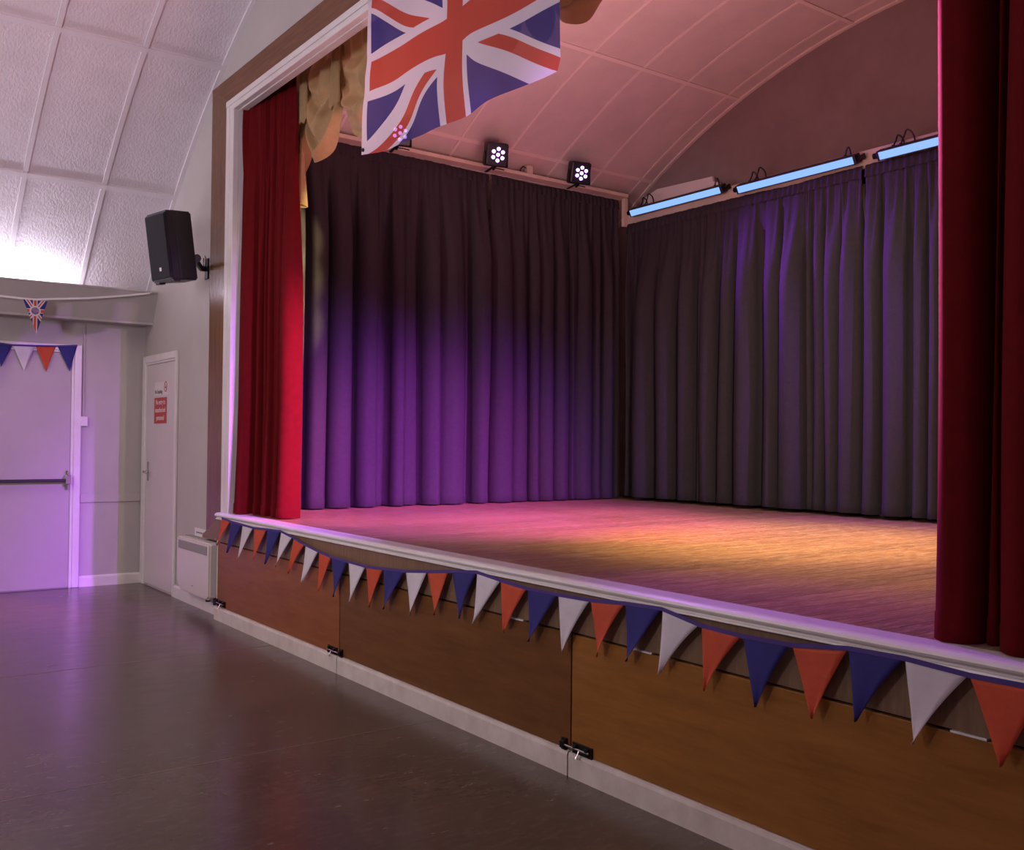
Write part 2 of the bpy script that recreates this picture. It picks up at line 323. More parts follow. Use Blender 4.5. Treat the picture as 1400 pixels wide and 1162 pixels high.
ns = kid('entry_notice', BX(.355, .705, -.0105, -.008, 1.44, 1.665), sign_red, d2); ns['label'] = 'red notice with white lettering'
for i, s in enumerate(('No entry to', 'unauthorised', 'personnel')):
    t = text('lettering', s, .064, sign_white, ns, TX(d2, .53, -.0108, 1.605-.068*i), sx=.86)
nk = kid('smoking_notice', BX(.355, .73, -.0095, -.008, 1.685, 1.80), P('sticker_film', (.70, .645, .635), .3), d2); nk['label'] = 'clear no smoking sticker'
text('lettering', 'No Smoking', .052, ink, nk, TX(d2, .475, -.0100, 1.70), sx=.82)
bm = bmesh.new(); cx_, cz_ = .672, 1.755; n = 24
for k in range(n):
    a, b = 2*PI*k/n, 2*PI*(k+1)/n
    vs = [bm.verts.new((cx_+r*math.cos(t), -.0103, cz_+r*math.sin(t))) for r, t in ((.036, a), (.036, b), (.046, b), (.046, a))]; bm.faces.new(vs)
def bar2(bm, x0, z0, x1, z1, w, y):
    d = Vector((x1-x0, z1-z0)).normalized(); nx, nz = -d.y*w, d.x*w
    bm.faces.new([bm.verts.new(p) for p in ((x0+nx, y, z0+nz), (x0-nx, y, z0-nz), (x1-nx, y, z1-nz), (x1+nx, y, z1+nz))])
bar2(bm, cx_-.028, cz_+.028, cx_+.028, cz_-.028, .005, -.0104)
kid('symbol_ring', bm, sign_red, d2).parent = nk
bm = bmesh.new(); bar2(bm, cx_-.027, cz_-.006, cx_+.022, cz_-.006, .005, -.0102); bar2(bm, cx_+.018, cz_+.002, cx_+.022, cz_+.018, .003, -.0102)
kid('symbol_cigarette', bm, ink, d2).parent = nk
# baseboard, label card, heater ---------------------------------------
struct(obj('baseboard_front', PR([(0, 0), (-.018, 0), (-.018, .085), (-.01, .1), (0, .1)], 'x', .996, 2.138), white_m), 'white baseboard under the panel heater', 'baseboard')
lc = tag(obj('label_card', BX(1.46, 1.715, -.004, -.0002, .545, .612), label_m), 'small white text card on the wall above the heater', 'sign')
for k in range(5): obj('printed_word', BX(1.505+.036*k, 1.53+.036*k, -.0046, -.004, .572, .584), ink, lc)
ht = thing('panel_heater', 'cream wall-mounted panel heater with grey grille by the stage', 'heater', (1.72, 0, .12))
kid('backplate', BX(1.37, 2.10, -.055, -.0005, .16, .55, bev=.006), heater_grey, ht)
bm = bmesh.new(); prism(bm, [(1.34, .20), (1.42, .125), (2.05, .125), (2.095, .15), (2.095, .53), (2.08, .545), (1.355, .545), (1.34, .53)], 'y', -.105, -.05)
bmesh.ops.bevel(bm, geom=[e for e in bm.edges if abs(e.verts[0].co.y+.105) < 1e-4 and abs(e.verts[1].co.y+.105) < 1e-4], offset=.012, segments=2, affect='EDGES')
kid('front_panel', bm, heater_m, ht)
bm = bmesh.new(); prism(bm, [(1.385, .452), (2.045, .452), (2.045, .518), (1.385, .518)], 'y', -.107, -.1045); g = kid('grille', bm, heater_grey, ht)
for k in range(5): kid('slat', BX(1.39, 2.04, -.110, -.1065, .459+.012*k, .464+.012*k), heater_grey, ht).parent = g
kid('badge', BX(1.71, 1.74, -.1065, -.105, .19, .196), heater_grey, ht)
bm = bmesh.new(); cyl(bm, (1.98, -.07, .126), (1.98, -.07, .105), .018); kid('thermostat_knob', bm, blackmetal_m, ht); bm = bmesh.new(); cyl(bm, (2.07, -.05, .165), (2.07, -.05, .09), .012); kid('cable_gland', bm, blackmetal_m, ht)

# PA speaker --------------------------------------------------------------
def speaker():
    loc = Vector((1.90, -.34, 2.46))
    sp = thing('wall_speaker', 'black loudspeaker on a wall bracket left of the stage', 'speaker', loc)
    rot = Matrix.Rotation(R(11), 4, 'Z') @ Matrix.Rotation(R(8), 4, 'X')
    wf_, wb, d, hh = .150, .100, .118, .25
    out = [(-wf_, -d), (wf_, -d), (wf_, -d+.07), (wb, d), (-wb, d), (-wf_, -d+.07)]
    bm = PR(out, 'z', -hh, hh); bmesh.ops.bevel(bm, geom=bm.edges[:], offset=.012, segments=2, affect='EDGES')
    def put(name, bm, m, par=sp, smooth=False):
        bmesh.ops.transform(bm, matrix=Matrix.Translation((0, 0, .26)) @ rot, verts=bm.verts[:]); return obj(name, bm, m, par, smooth)
    put('cabinet', bm, black_m)
    put('grille', BX(-wf_+.012, wf_-.012, -d-.008, -d+.004, -hh+.02, hh-.02, bev=.004), grille_m)
    put('badge', BX(.0, .026, -d-.0105, -d-.007, -hh+.075, -hh+.101), sign_white)
    for x in (-.11, .11): put('foot', BX(x-.03, x+.03, -d+.02, -d+.07, -hh-.012, -hh+.002, bev=.004), black_m)
    bm = bmesh.new(); back = rot @ Vector((0, d-.01, -.08)) + Vector((0, 0, .26))
    wallp = Vector((1.66, -.001, 2.63))-loc
    tube(bm, [back, back + Vector((-.02, .06, 0)), wallp + Vector((0, -.05, .0)), wallp + Vector((0, -.012, 0))], .022, 10)
    a = wallp; box(bm, a.x-.035, a.x+.035, a.y-.012, a.y, a.z-.08, a.z+.08, bev=.004)
    cyl(bm, back+Vector((-.06, .05, .0)), back+Vector((.06, .05, 0)), .03)
    obj('bracket', bm, blackmetal_m, sp)
    bm = bmesh.new(); tube(bm, [wallp+Vector((.02+.05*math.sin(t)*.6, -.03, .05+.045*math.cos(t))) for t in np.linspace(0, 5.5, 16)], .004)
    obj('cable', bm, black_m, sp)
speaker()

# ------------------------------------------------------------------ proscenium frame
pf = sthing('trim_4', 'varnished brown wooden frame around the stage opening', 'frame', (2.0, 0, 0))
zB0, zB1 = .589, .729
def boardpoly(pts, y0, y1): return PR(pts, 'y', y0, y1)
kid('jamb_board', boardpoly([(1.807, .589), (2.137, .729), (2.137, 3.795), (1.807, 3.975)], -.032, -.0005), wood_jamb, pf)
kid('head_board', boardpoly([(1.807, 3.975), (2.137, 3.795), (8.86, 3.795), (9.19, 3.975)], -.032, -.0005), wood_head, pf)
kid('jamb_board', boardpoly([(9.19, .589), (9.19, 3.975), (8.86, 3.795), (8.86, .729)], -.032, -.0005), wood_jamb, pf)
kid('fascia_board', boardpoly([(1.807, .566), (9.19, .566), (9.19, .589), (8.86, .735), (2.137, .735), (1.807, .589)], -.060, -.0005), wood_fascia, pf)
# white moulding: stepped section
def mould(x0, x1, z0, z1, out):
    bm = bmesh.new(); box(bm, x0, x1, -.042, -.0005, z0, z1, bev=.004); return bm
bm = mould(2.137, 2.29, .774, 3.710, 0); box(bm, 2.150, 2.215, -.0435, -.04, .774, 3.79, bev=.004); box(bm, 2.22, 2.292, -.0, .048, .774, 3.71); kid('side_moulding', bm, white_m, pf)
bm = mould(8.72, 8.86, .774, 3.694, 0); kid('side_moulding', bm, white_m, pf)
bm = mould(2.137, 8.86, 3.708, 3.795, 0); box(bm, 2.15, 8.85, -.050, -.04, 3.745, 3.785, bev=.004); box(bm, 2.22, 8.78, -.001, .048, 3.70, 3.746); kid('head_moulding', bm, white_m, pf)
# rounded stage lip
lip = [(.03, .735), (.03, .776), (-.060, .777), (-.074, .774), (-.083, .767), (-.086, .759), (-.083, .752), (-.076, .748), (-.070, .746), (-.068, .742), (-.070, .738), (-.076, .736), (-.078, .730), (-.072, .7265), (-.05, .7265), (-.05, .735)]
lp = kid('stage_lip', PR(lip, 'x', 2.137, 8.86), white_m, pf)

# ------------------------------------------------------------------ removable storage panels under the stage
carc = struct(obj('trim_5', BX(2.152, 9.1, -.040, -.0006, 0, .5655), dark_m), 'dark recess behind the under-stage panels', 'recess')
obj('end_strip', BX(2.138, 2.152, -.064, -.0006, .098, .572, bev=.002), white_m, carc)
PX = [2.154, 4.141, 6.188, 8.240, 9.10]
desc = ['reddish-brown storage panel nearest the heater', 'darkest brown storage panel, second from the heater', 'orange-brown storage panel, largest and nearest in view', 'last storage panel beyond the picture edge']
def bolt(xc, z, side, root, other=None):
    b = bmesh.new(); box(b, xc+.018*side, xc+.135*side, -.072, -.064, z-.022, z+.022, bev=.002)
    box(b, xc+.03*side, xc+.05*side, -.083, -.07, z-.016, z+.016, bev=.003); box(b, xc+.10*side, xc+.12*side, -.083, -.07, z-.016, z+.016, bev=.003)
    s = kid('slide_bolt', b, blackmetal_m, root); s['label'] = 'black slide bolt'
    b = bmesh.new(); cyl(b, (xc-.028*side, -.079, z), (xc+.125*side, -.079, z), .0045); cyl(b, (xc+.07*side, -.079, z), (xc+.07*side, -.093, z-.025), .004); cyl(b, (xc+.07*side, -.092, z-.024), (xc+.07*side, -.095, z-.031), .007)
    kid('bolt_rod', b, chrome_m, root).parent = s
    b = bmesh.new(); box(b, xc-.05*side, xc-.018*side, -.074, -.064, z-.024, z+.024, bev=.002); box(b, xc-.046*side, xc-.022*side, -.087, -.072, z-.014, z+.014, bev=.003)
    keeps.append((b, other))
keeps = []; roots = []
for i in range(4):
    a, b = PX[i]+.004, PX[i+1]-.004
    root = thing('storage_panel', desc[i]+' under the stage', 'panel', ((a+b)/2, -.06, 0), 'removable panels under the stage'); roots.append(root)
    kid('board', BX(a, b, -.064, -.042, .100, .558, bev=.0015), pan[i], root)
    s0, s1 = (a if i else 2.139), b
    kid('kickboard', PR([(-.041, 0), (-.080, 0), (-.080, .082), (-.076, .094), (-.066, .098), (-.041, .098)], 'x', s0, s1), skirt_m, root)
    if i == 0: bolt(4.141, .118, -1, root, 1)
    if i == 2: bolt(6.188, .118, 1, root, 1)
    if i == 0: bolt(2.20, .128, 1, root, 0)
    for hx in {0: (), 1: (5.77,), 2: (6.54, 7.77), 3: (8.5,)}[i]:
        kid('hinge', BX(hx, hx+.10, -.068, -.042, .5585, .5645, bev=.001), chrome_m if i == 9 else white_m, root)

for b_, q_ in keeps: kid('bolt_keep', b_, blackmetal_m, roots[q_])

# ------------------------------------------------------------------ stage
XS, YB = 2.15, 3.91
sf = struct(obj('stage_floor', BX(1.6, 9.2, .031, 4.2, .70, .758), dark_m), 'worn reddish-brown boarded stage floor', 'stage floor')
pw = .0905; src = None; x = 1.62; k = 0
while x < 9.1:
    if src is None:
        src = obj('plank', BX(.0006, pw-.0006, .031, 4.17, .758, .776, bev=.0008), plank_m, sf); src.location.x = x
    else: inst(src, sf, (x, 0, 0))
    x += pw
struct(obj('wall_stage_left', BX(1.60, 1.75, .05, 4.3, .70, 3.6), swall_m), 'dim stage side wall behind the left drape', 'wall')
struct(obj('wall_stage_right', BX(9.05, 9.2, .05, 4.3, .70, 3.6), swall_m), 'stage side wall outside the picture', 'wall')
bm = bmesh.new(); n = 40; x0, x1 = 1.6, 9.2
pts = [(x0, .7), (x1, .7)] + [(x1+(x0-x1)*i/n, SZ+math.sqrt(RS**2-((x1+(x0-x1)*i/n)-SX)**2)+.03) for i in range(n+1)]
struct(obj('wall_back', prism(bm, pts, 'y', 4.15, 4.3), swall_m), 'dark mauve rear wall of the stage above the drapes', 'wall')
sc = struct(vault_shell('ceiling_stage', SX, SZ, RS+.012, 131, 49, .05, 4.15, dark_m), 'barrel-vaulted stage ceiling tinted pink by the lamps', 'ceiling')
SA = [130.5] + [121.2-11.5*k for k in range(6)] + [52.2, 49.5]
sy = [.055, .32, .85, 1.37, 1.90, 2.42, 2.96, 3.475, 3.98, 4.148]
for i in range(len(SA)-1):
    for j in range(len(sy)-1):
        obj('panel', vault_patch(SX, SZ, RS, .012, SA[i+1]+.06, SA[i]-.06, sy[j]+.004, sy[j+1]-.004), sceil_m, sc)
for a in SA[1:-1]: obj('batten', vault_patch(SX, SZ, RS-.010, .011, a-.17, a+.17, .055, 4.149, 2), sbat_m, sc)
for y in sy[1:-1]: obj('batten', vault_patch(SX, SZ, RS-.006, .008, 50, 130, y-.011, y+.011, 40), sbat_m, sc)
obj('batten', vault_patch(SX, SZ, RS-.016, .018, 50, 130, 4.118, 4.149, 48), sbat_m, sc)
# curtain rails
rl = thing('curtain_rail', 'cream timber rail along the left side of the stage', 'rail', (2.15, 2.2, 3.66))
kid('rail_board', BX(2.12, 2.27, .30, 3.86, 3.668, 3.700, bev=.004), cream_m, rl)
kid('track', BX(2.128, 2.148, .30, 3.86, 3.664, 3.669), white_m, rl)
kid('end_post', BX(2.175, 2.215, 3.855, 3.905, 3.40, 3.675, bev=.004), cream_m, rl)
rb = thing('curtain_rail', 'cream timber fascia rail across the back of the stage', 'rail', (5.5, 3.9, 3.4))
kid('rail_board', BX(2.216, 8.70, 3.90, 3.925, 3.400, 3.535, bev=.003), cream_m, rb)
kid('rail_shelf', BX(2.216, 8.70, 3.925, 4.149, 3.515, 3.535, bev=.003), cream_m, rb)
rn = thing('pelmet_board', 'long white board with scrolled end behind the first light bar', 'board', (2.6, 4.08, 3.535))
pts = [(2.218, 3.537), (3.24, 3.537)] + [(3.19+.055*math.cos(t), 3.615+.045*math.sin(t)) for t in np.linspace(-.9, 1.6, 10)] + [(3.16, 3.675), (3.15, 3.72), (2.45, 3.745), (2.30, 3.70)]
kid('board', PR(pts, 'y', 4.06, 4.085), white_m, rn)

# ------------------------------------------------------------------ drapes
rnd = random.Random(4)
def fold(t, skew, p=2.5):
    t = min(1, max(0, t))**skew
    return max(0, 1-abs(2*t-1)**p)**(1/p)
def drape(root, axis, plane, bulges, z0, z1, sgn, m, amp=.11, skew=1.0, head=.09, gather=.8, nz=26, ns=13, seed=1, toppitch=.055, flare=.0, shape=None, deep=.055, topamp=1.0, p=2.5):
    """sheet hung from z1 to z0; each bulge (a, b[, factor]) is one fold, dark recesses lie between, the top is gathered"""
    rr = random.Random(seed); cols = []
    for i, q in enumerate(bulges):
        a, b = q[0], q[1]; fac = q[2] if len(q) > 2 else 1
        A = min(amp, .55*(b-a)+.028)*rr.uniform(.85, 1.1)*fac; sk = skew*rr.uniform(.85, 1.18); cr = rr.uniform(.15, .85); ca = rr.uniform(-.014, .014)*min(1, (b-a)/.15)
        joined = i > 0 and a-bulges[i-1][1] < .012
        for k in range(ns+1):
            if joined and k == 0: continue
            t = (1-math.cos(PI*k/ns))/2
            d = A*fold(t, sk, p) + ca*math.exp(-((t-cr)/.12)**2)
            lo = -deep if (k == 0 or k == ns) else -deep*.15
            if k == ns and i < len(bulges)-1 and bulges[i+1][0]-b < .012: lo = .02*fac
            cols.append((a+(b-a)*t, d+lo, i))
        if i < len(bulges)-1 and bulges[i+1][0]-b >= .012:
            cols.append(((b+bulges[i+1][0])/2, -deep*1.1, i))
    nb = len(bulges); sway = [rr.uniform(-.014, .014) for _ in range(nb+1)]; ph = [rr.uniform(0, 6.28) for _ in range(nb+1)]
    S0, S1 = cols[0][0], cols[-1][0]
    def top(s): return topamp*(.014+.007*math.sin(2*PI*s/toppitch+1.3*math.sin(s*9)) + .004*math.sin(2*PI*s/(toppitch*.43)+seed))
    def pt(c, z):
        s, d, i = c; q = min(1, max(0, (z1-head-z)/gather)); q = q*q*(3-2*q)
        f = min(1, max(0, (s-bulges[i][0])/(bulges[i][1]-bulges[i][0]))); sw = sway[i]*(1-f)+sway[i+1]*f
        h = (z-z0)/(z1-z0)
        pl = .010*math.sin(2*PI*s/(toppitch*1.6)+2*math.sin(s*5))*math.exp(-((z1-z-.35)/.3)**2)*topamp
        off = top(s)*(1-q)+d*q*(1+.08*math.sin(h*5+ph[i])) + max(0, d)*flare*max(0, .25-h)*4 + pl
        ss = s + sw*math.sin(h*3.6+ph[i]*.3)*q*1.3
        if shape: ss, off = shape(ss, off, h)
        off *= sgn
        return (plane+off, ss, z) if axis == 'y' else (ss, plane+off, z)
    zs = [z1-head-(z1-head-z0)*(i/nz)**1.15 for i in range(nz+1)]
    zs[-2] = z0+.075
    rows = [[pt(c, z) for c in cols] for z in zs]
    o = kid('cloth', grid(bmesh.new(), rows), m, root, True)
    def outw(p, e): return (p[0]+e*sgn, p[1], p[2]) if axis == 'y' else (p[0], p[1]+e*sgn, p[2])
    hrows = [[outw(pt(c, z0+.072), .004) for c in cols], [outw(pt(c, z0+.001), .005) for c in cols], [outw(pt(c, z0-.002), 0) for c in cols]]
    kid('hem', grid(bmesh.new(), hrows), m, root, True)
    if not shape:
        hr = []; nc = int((S1-S0)/.012)
        for kz in range(4):
            z = z1-(head+.006)*kz/3; row = []
            for k in range(nc+1):
                sx = S0+(S1-S0)*k/nc; off = sgn*(top(sx)*(.4, .9, 1.0, 1.0)[kz]+(0, .006, .008, .010)[kz])
                zz = z+(.0015*math.sin(sx*40+seed)-.012*max(0, math.sin(sx*2.2+seed))**6 if kz == 0 else 0)
                row.append((plane+off, sx, zz) if axis == 'y' else (sx, plane+off, zz))
            hr.append(row)
        kid('heading', grid(bmesh.new(), hr), m, root, True)
    return o
def more(v, end, lo, hi, rr):
    v = list(v)
    while v[-1][1] < end: a = v[-1][1]+rr.choice((.004, .03, .05)); v.append((a, a+rr.uniform(lo, hi)))
    return v
V1 = [(.49, .575, 1.2), (.60, .766), (.785, .98), (1.024, 1.2), (1.2, 1.26, .45), (1.327, 1.456), (1.456, 1.587, .5), (1.629, 1.792), (1.8, 2.041, .9), (2.041, 2.094, .5), (2.131, 2.299)]
V2 = [(2.33, 2.551), (2.551, 2.729, .8), (2.746, 2.861), (2.87, 3.022), (3.039, 3.194), (3.212, 3.308, .8), (3.308, 3.478), (3.487, 3.597), (3.615, 3.736), (3.745, 3.83)]
g1 = 'dark drapes round the stage'
c = thing('stage_drape', 'dark purple side drape nearest the red curtain', 'curtain', (XS, 1.4, .78), g1)
drape(c, 'y', XS, V1, .787, 3.664, 1, black_curt, seed=3, skew=1.2, amp=.13, deep=.075)
c = thing('stage_drape', 'dark purple side drape running into the rear corner', 'curtain', (XS, 3.1, .78), g1)
drape(c, 'y', XS, V2, .787, 3.660, 1, black_curt, seed=8, skew=1.2, amp=.13, deep=.075)
V3 = [(2.229, 2.28), (2.341, 2.366), (2.401, 2.636), (2.684, 2.889), (2.953, 3.113), (3.157, 3.226, .6), (3.244, 3.388), (3.429, 3.568), (3.608, 3.82), (3.896, 4.07), (4.09, 4.295), (4.309, 4.357, .6), (4.378, 4.473), (4.506, 4.63), (4.645, 4.816)]
V4 = more([(4.838, 4.98), (5.0, 5.192), (5.238, 5.335), (5.36, 5.448)], 8.5, .10, .22, rnd)
c = thing('stage_drape', 'dark back drape from the corner to the bright gap', 'curtain', (3.4, YB, .78), g1)
drape(c, 'x', YB-.02, V3, .808, 3.418, -1, black_curt, seed=5, skew=.95, p=1.9, amp=.15, deep=.075)
c = thing('stage_drape', 'dark back drape meeting the red curtain on the right', 'curtain', (6.6, YB, .78), g1)
drape(c, 'x', YB-.024, V4, .808, 3.418, -1, black_curt, seed=6, skew=.95, p=1.9, amp=.15, deep=.075)
# red house curtains
c = thing('house_curtain', 'red velvet curtain drawn back at the left of the stage', 'curtain', (2.65, .08, .78), 'red house curtains')
def lshape(s, off, h):
    u = (s-2.27)/.82
    return (2.25 + (s-2.25)*(.825+.04*(1-h)), off - u*.12)
drape(c, 'x', .055, [(2.27, 2.335, .7), (2.335, 2.50), (2.57, 2.63, .8), (2.665, 2.70), (2.735, 2.80), (2.80, 2.86, .6), (2.865, 2.945), (2.955, 3.09)], .784, 3.86, -1, red_curt, amp=.085, head=.0, gather=1.7, seed=11, toppitch=.075, shape=lshape, flare=.3, deep=.04, topamp=1.6)
c = thing('house_curtain', 'red velvet curtain at the right edge, dark with pink rim', 'curtain', (8.2, .1, .78), 'red house curtains')
drape(c, 'x', .095, [(7.625, 7.765), (7.782, 7.825, .5), (7.84, 7.98), (8.02, 8.16), (8.19, 8.31), (8.33, 8.44), (8.46, 8.70)], .780, 3.86, -1, red_curt, amp=.10, head=.0, gather=1.2, seed=12, toppitch=.09, shape=lambda s, off, h: (s+.05*h*(1-(s-7.6)/1.1), off), deep=.05, p=2.0)

# gold festoon valance ------------------------------------------------------
va = thing('swag_valance', 'gold velvet festoon valance hung in swags along the stage head', 'valance', (5.5, .2, 3.7))
rr = random.Random(21)
def swag(x0, x1, zt, zg, zc, seed):
    q = random.Random(seed); nu, nv = 26, 50; rows = []; nf = q.choice((3, 4, 4)); p1 = q.uniform(0, 6); lean = q.uniform(-.22, .22); up = q.uniform(2.2, 3.2)
    for j in range(nv+1):
        v = j/nv; row = []
        for i in range(nu+1):
            u = i/nu; uu = u + lean*math.sin(PI*u)*.5*v
            sag = math.sin(PI*min(1, max(0, uu)))**.8
            zb = zg+(zc-zg)*sag
            z = zt+(zb-zt)*(v**(1.0+.25*(1-sag)))
            ph = 2*PI*nf*v**1.25+p1
            saw = math.sin(ph+.9*math.sin(2*PI*u+p1))+.3*math.sin(2*ph+.6)
            rip = .046*(.25+.75*sag)*(.25+.75*v)*saw
            vert = .022*math.sin(2*PI*(uu*up+.2)+p1+2.5*v)*(1-.55*v)
            bulge = .07*sag*(.35+.65*v)
            y = .265-bulge-rip-vert
            if v > .93: y += (v-.93)*.9*sag
            row.append((x0+(x1-x0)*(u+.03*math.sin(ph+u*3)*sag*v), y, z - .020*sag*math.cos(ph)*v))
        rows.append(row)
    kid('swag', grid(bmesh.new(), rows), gold_curt, va, True)
gx = [2.42, 2.95, 3.44, 3.94, 4.42, 4.92, 5.42] + [5.62+.50*k for k in range(0, 7)]
for i in range(len(gx)-1):
    zc = 3.15+rr.uniform(-.03, .03) if i < 2 else 3.19+rr.uniform(-.03, .03)
    swag(gx[i]-.025, gx[i+1]+.025, 4.02, 3.52+rr.uniform(-.05, .05), zc, 30+i)
    # gathered cloth at each draw-up point
    x = gx[i+1]; rows = []; ln = rr.uniform(.30, .42)
    for j in range(14):
        v = j/13; z = 4.0-v*(ln+.14); row = []
        for k in range(13):
            a = PI*k/12; rad = .026+.022*v
            row.append((x-rad*math.cos(a), .215-(.02+.02*v)*math.sin(a)*(1+.35*math.sin(7*a)), z-.02*math.sin(6*a)*v))
        rows.append(row)
    kid('gather', grid(bmesh.new(), rows), gold_curt, va, True)
rows = []
for j in range(16):
    v = j/15; rows.append([(2.83+.10*(u-.5)*(1-.5*v)+.05*v, .235-.03*math.sin(9*u)*(.5+v), 3.45-.55*v+.05*u) for u in np.linspace(0, 1, 12)])
kid('tail', grid(bmesh.new(), rows), gold_curt, va, True)

# ------------------------------------------------------------------ flag
def flag():
    ctl = [(0,0,4.462,2.87),(0,12,4.449,3.214),(0,10,4.429,3.165),(0,18,4.449,3.38),(0,20,4.437,3.422),(0,3.354,4.439,2.94),(0,26.6,4.42,3.657),(4.47,0,4.673,2.836),(6.7,0,4.788,2.841),(33,0,5.386,2.833),(27,0,5.214,2.844),(25,0,5.156,2.847),(35,0,5.438,2.833),(27,12,5.179,3.197),(25,9.15,5.104,3.101),(24.47,10,5.106,3.148),(20,10,4.999,3.156),(13.3,10,4.81,3.154),(33,12,5.349,3.204),(35,9.15,5.394,3.123),(53.3,0,5.859,2.853),(40,10,5.494,3.144),(44.47,10,5.652,3.134),(60,0,6.056,2.849),(60,2.236,6.084,2.892),(46.7,10,5.73,3.131),(60,3.354,6.074,2.937),(60,10,6.067,3.132),(13.3,20,4.812,3.417),(15.5,20,4.885,3.42),(20,20,5.038,3.418),(27,18,5.189,3.365),(27,26,5.19,3.56),(-1.3,0,4.36,2.886),(-1.3,15,4.379,3.306),(-1.3,30,4.384,3.73),
           (15,30,4.84,3.735),(30,30,5.27,3.735),(45,30,5.68,3.735),(60,30,6.07,3.735),(60,20,6.068,3.43)]
    S = np.array([(a, b) for a, b, _, _ in ctl], float); T = np.array([(c, d) for _, _, c, d in ctl])
    def K(A, B): d = np.sqrt(((A[:, None]-B[None])**2).sum(-1)); return d**2*np.log(d+1e-9)
    n = len(S); Pm = np.hstack([np.ones((n, 1)), S]); A = np.zeros((n+3, n+3)); A[:n, :n] = K(S, S)+np.eye(n)*2.0; A[:n, n:] = Pm; A[n:, :n] = Pm.T
    W = np.linalg.solve(A, np.vstack([T, np.zeros((3, 2))]))
    bm = bmesh.new(); NX, NY = 62, 30
    grid(bm, [[(-1.3+61.3*i/NX, 30*j/NY, 0) for i in range(NX+1)] for j in range(NY+1)])
    lines = [((25, 0), (1, 0)), ((27, 0), (1, 0)), ((33, 0), (1, 0)), ((35, 0), (1, 0)), ((0, 0), (1, 0)), ((0, 10), (0, 1)), ((0, 12), (0, 1)), ((0, 18), (0, 1)), ((0, 20), (0, 1))]
    k = math.sqrt(1.25)
    for off in (-3, -2, 0, 2, 3):
        lines.append(((0, off*k), (-.5/k, 1/k))); lines.append(((0, 30+off*k), (.5/k, 1/k)))
    for p, nrm in lines:
        bmesh.ops.bisect_plane(bm, geom=bm.verts[:]+bm.edges[:]+bm.faces[:], plane_co=(*p, 0), plane_no=(*nrm, 0), dist=1e-5)
    for f in bm.faces:
        c = f.calc_center_median(); x, y = c.x, c.y
        d1 = (y-x/2)/k; d2 = (y-(30-x/2))/k
        if x < 0: mi = 0
        elif 27 < x < 33 or 12 < y < 18: mi = 1
        elif 25 < x < 35 or 10 < y < 20: mi = 0
        else:
            mi = 2
            if abs(d1) < 3: mi = 0; 
            if abs(d2) < 3: mi = 0
            if x < 30 and -2 < d1 < 0 and y < 15: mi = 1
            if x > 30 and 0 < d1 < 2 and y > 15: mi = 1
            if x < 30 and -2 < d2 < 0 and y > 15: mi = 1
            if x > 30 and 0 < d2 < 2 and y < 15: mi = 1
        f.material_index = mi; f.smooth = True
    Q = np.array([(v.co.x, v.co.y) for v in bm.verts]); X = K(Q, S) @ W[:n] + np.hstack([np.ones((len(Q), 1)), Q]) @ W[n:]
    o = Vector((5.23, -.06, 3.74))
    for v, (u, vv), (x, z) in zip(list(bm.verts), Q, X):
        h = (30-vv)/30
        y = -.058 - h*(.012+.016*math.sin(u*.16+.5+h*.8)+.008*math.sin(u*.33+vv*.15)) 
        v.co = Vector((x, y, z))-o
    f = thing('union_flag', 'union flag hanging from the head of the stage opening', 'flag', o)
    fo = obj('cloth', bm, [flag_white, flag_red, flag_blue], f)
    bm = bmesh.new(); box(bm, 4.36, 6.10, -.052, -.0505, 3.725, 3.745)
    for x in (4.39, 6.06): cyl(bm, (x, -.06, 3.735), (x, -.0505, 3.735), .012)
    kid('fixing_strip', bm, flag_white, f)
    bm = bmesh.new(); cyl(bm, (4.395, -.092, 2.905), (4.395, -.070, 2.905), .010); kid('eyelet', bm, blackmetal_m, f)
flag()

# ------------------------------------------------------------------ stage lighting fixtures
def par_can():
    r = thing('par_can', 'x', 'stage light', (2.40, 0, 3.70), 'stage lights on the side rail')
    rot = Matrix.Translation((0, 0, .085)) @ Matrix.Rotation(R(-14), 4, 'Z') @ Matrix.Rotation(R(16), 4, 'Y')   # faces +x, down
    def put(name, bm, m, par=r, smooth=False):
        bmesh.ops.transform(bm, matrix=rot, verts=bm.verts[:]); return obj(name, bm, m, par, smooth)
    put('housing', BX(-.06, .045, -.098, .098, -.098, .098, bev=.022), black_m)
    bm = bmesh.new(); box(bm, .044, .050, -.086, .086, -.086, .086, bev=.002); fp = put('face_plate', bm, black_m)
    cs = [(0, 0)] + [(.047*math.cos(R(60*k+30)), .047*math.sin(R(60*k+30))) for k in range(6)]
    for a, b in cs:
        bm = bmesh.new(); cyl(bm, (.049, a, b), (.058, a, b), .0150, 16, .014); put('lens', bm, lens_m, fp)
    bm = bmesh.new()
    for s in (-1, 1): box(bm, -.012, .012, s*.102-.003, s*.102+.003, -.095, .02)
    bmesh.ops.translate(bm, verts=bm.verts[:], vec=(0, 0, .085))
    box(bm, -.015, .015, -.105, .105, -.012, -.006); cyl(bm, (-.01, 0, -.01), (-.06, 0, -.022), .012)
    box(bm, -.24, -.0, -.012, .012, -.004, .002)
    bmesh.ops.rotate(bm, cent=(0, 0, 0), matrix=Matrix.Rotation(R(-14), 3, 'Z'), verts=bm.verts[:])
    obj('yoke', bm, blackmetal_m, r)
    bm = bmesh.new(); tube(bm, [(-.05, .0, .04), (-.08, .03, .0), (-.09, .06, -.0), (-.10, .10, .006), (-.105, .16, .006)], .005); obj('cable', bm, black_m, r)
    return r
def dup(root, loc, label):
    q = root.copy(); COL.objects.link(q); q.location = loc; q['label'] = label
    for ch in list(root.children):
        c_ = ch.copy(); COL.objects.link(c_); c_.parent = q
        for g_ in ch.children:
            d_ = g_.copy(); COL.objects.link(d_); d_.parent = c_
    return q
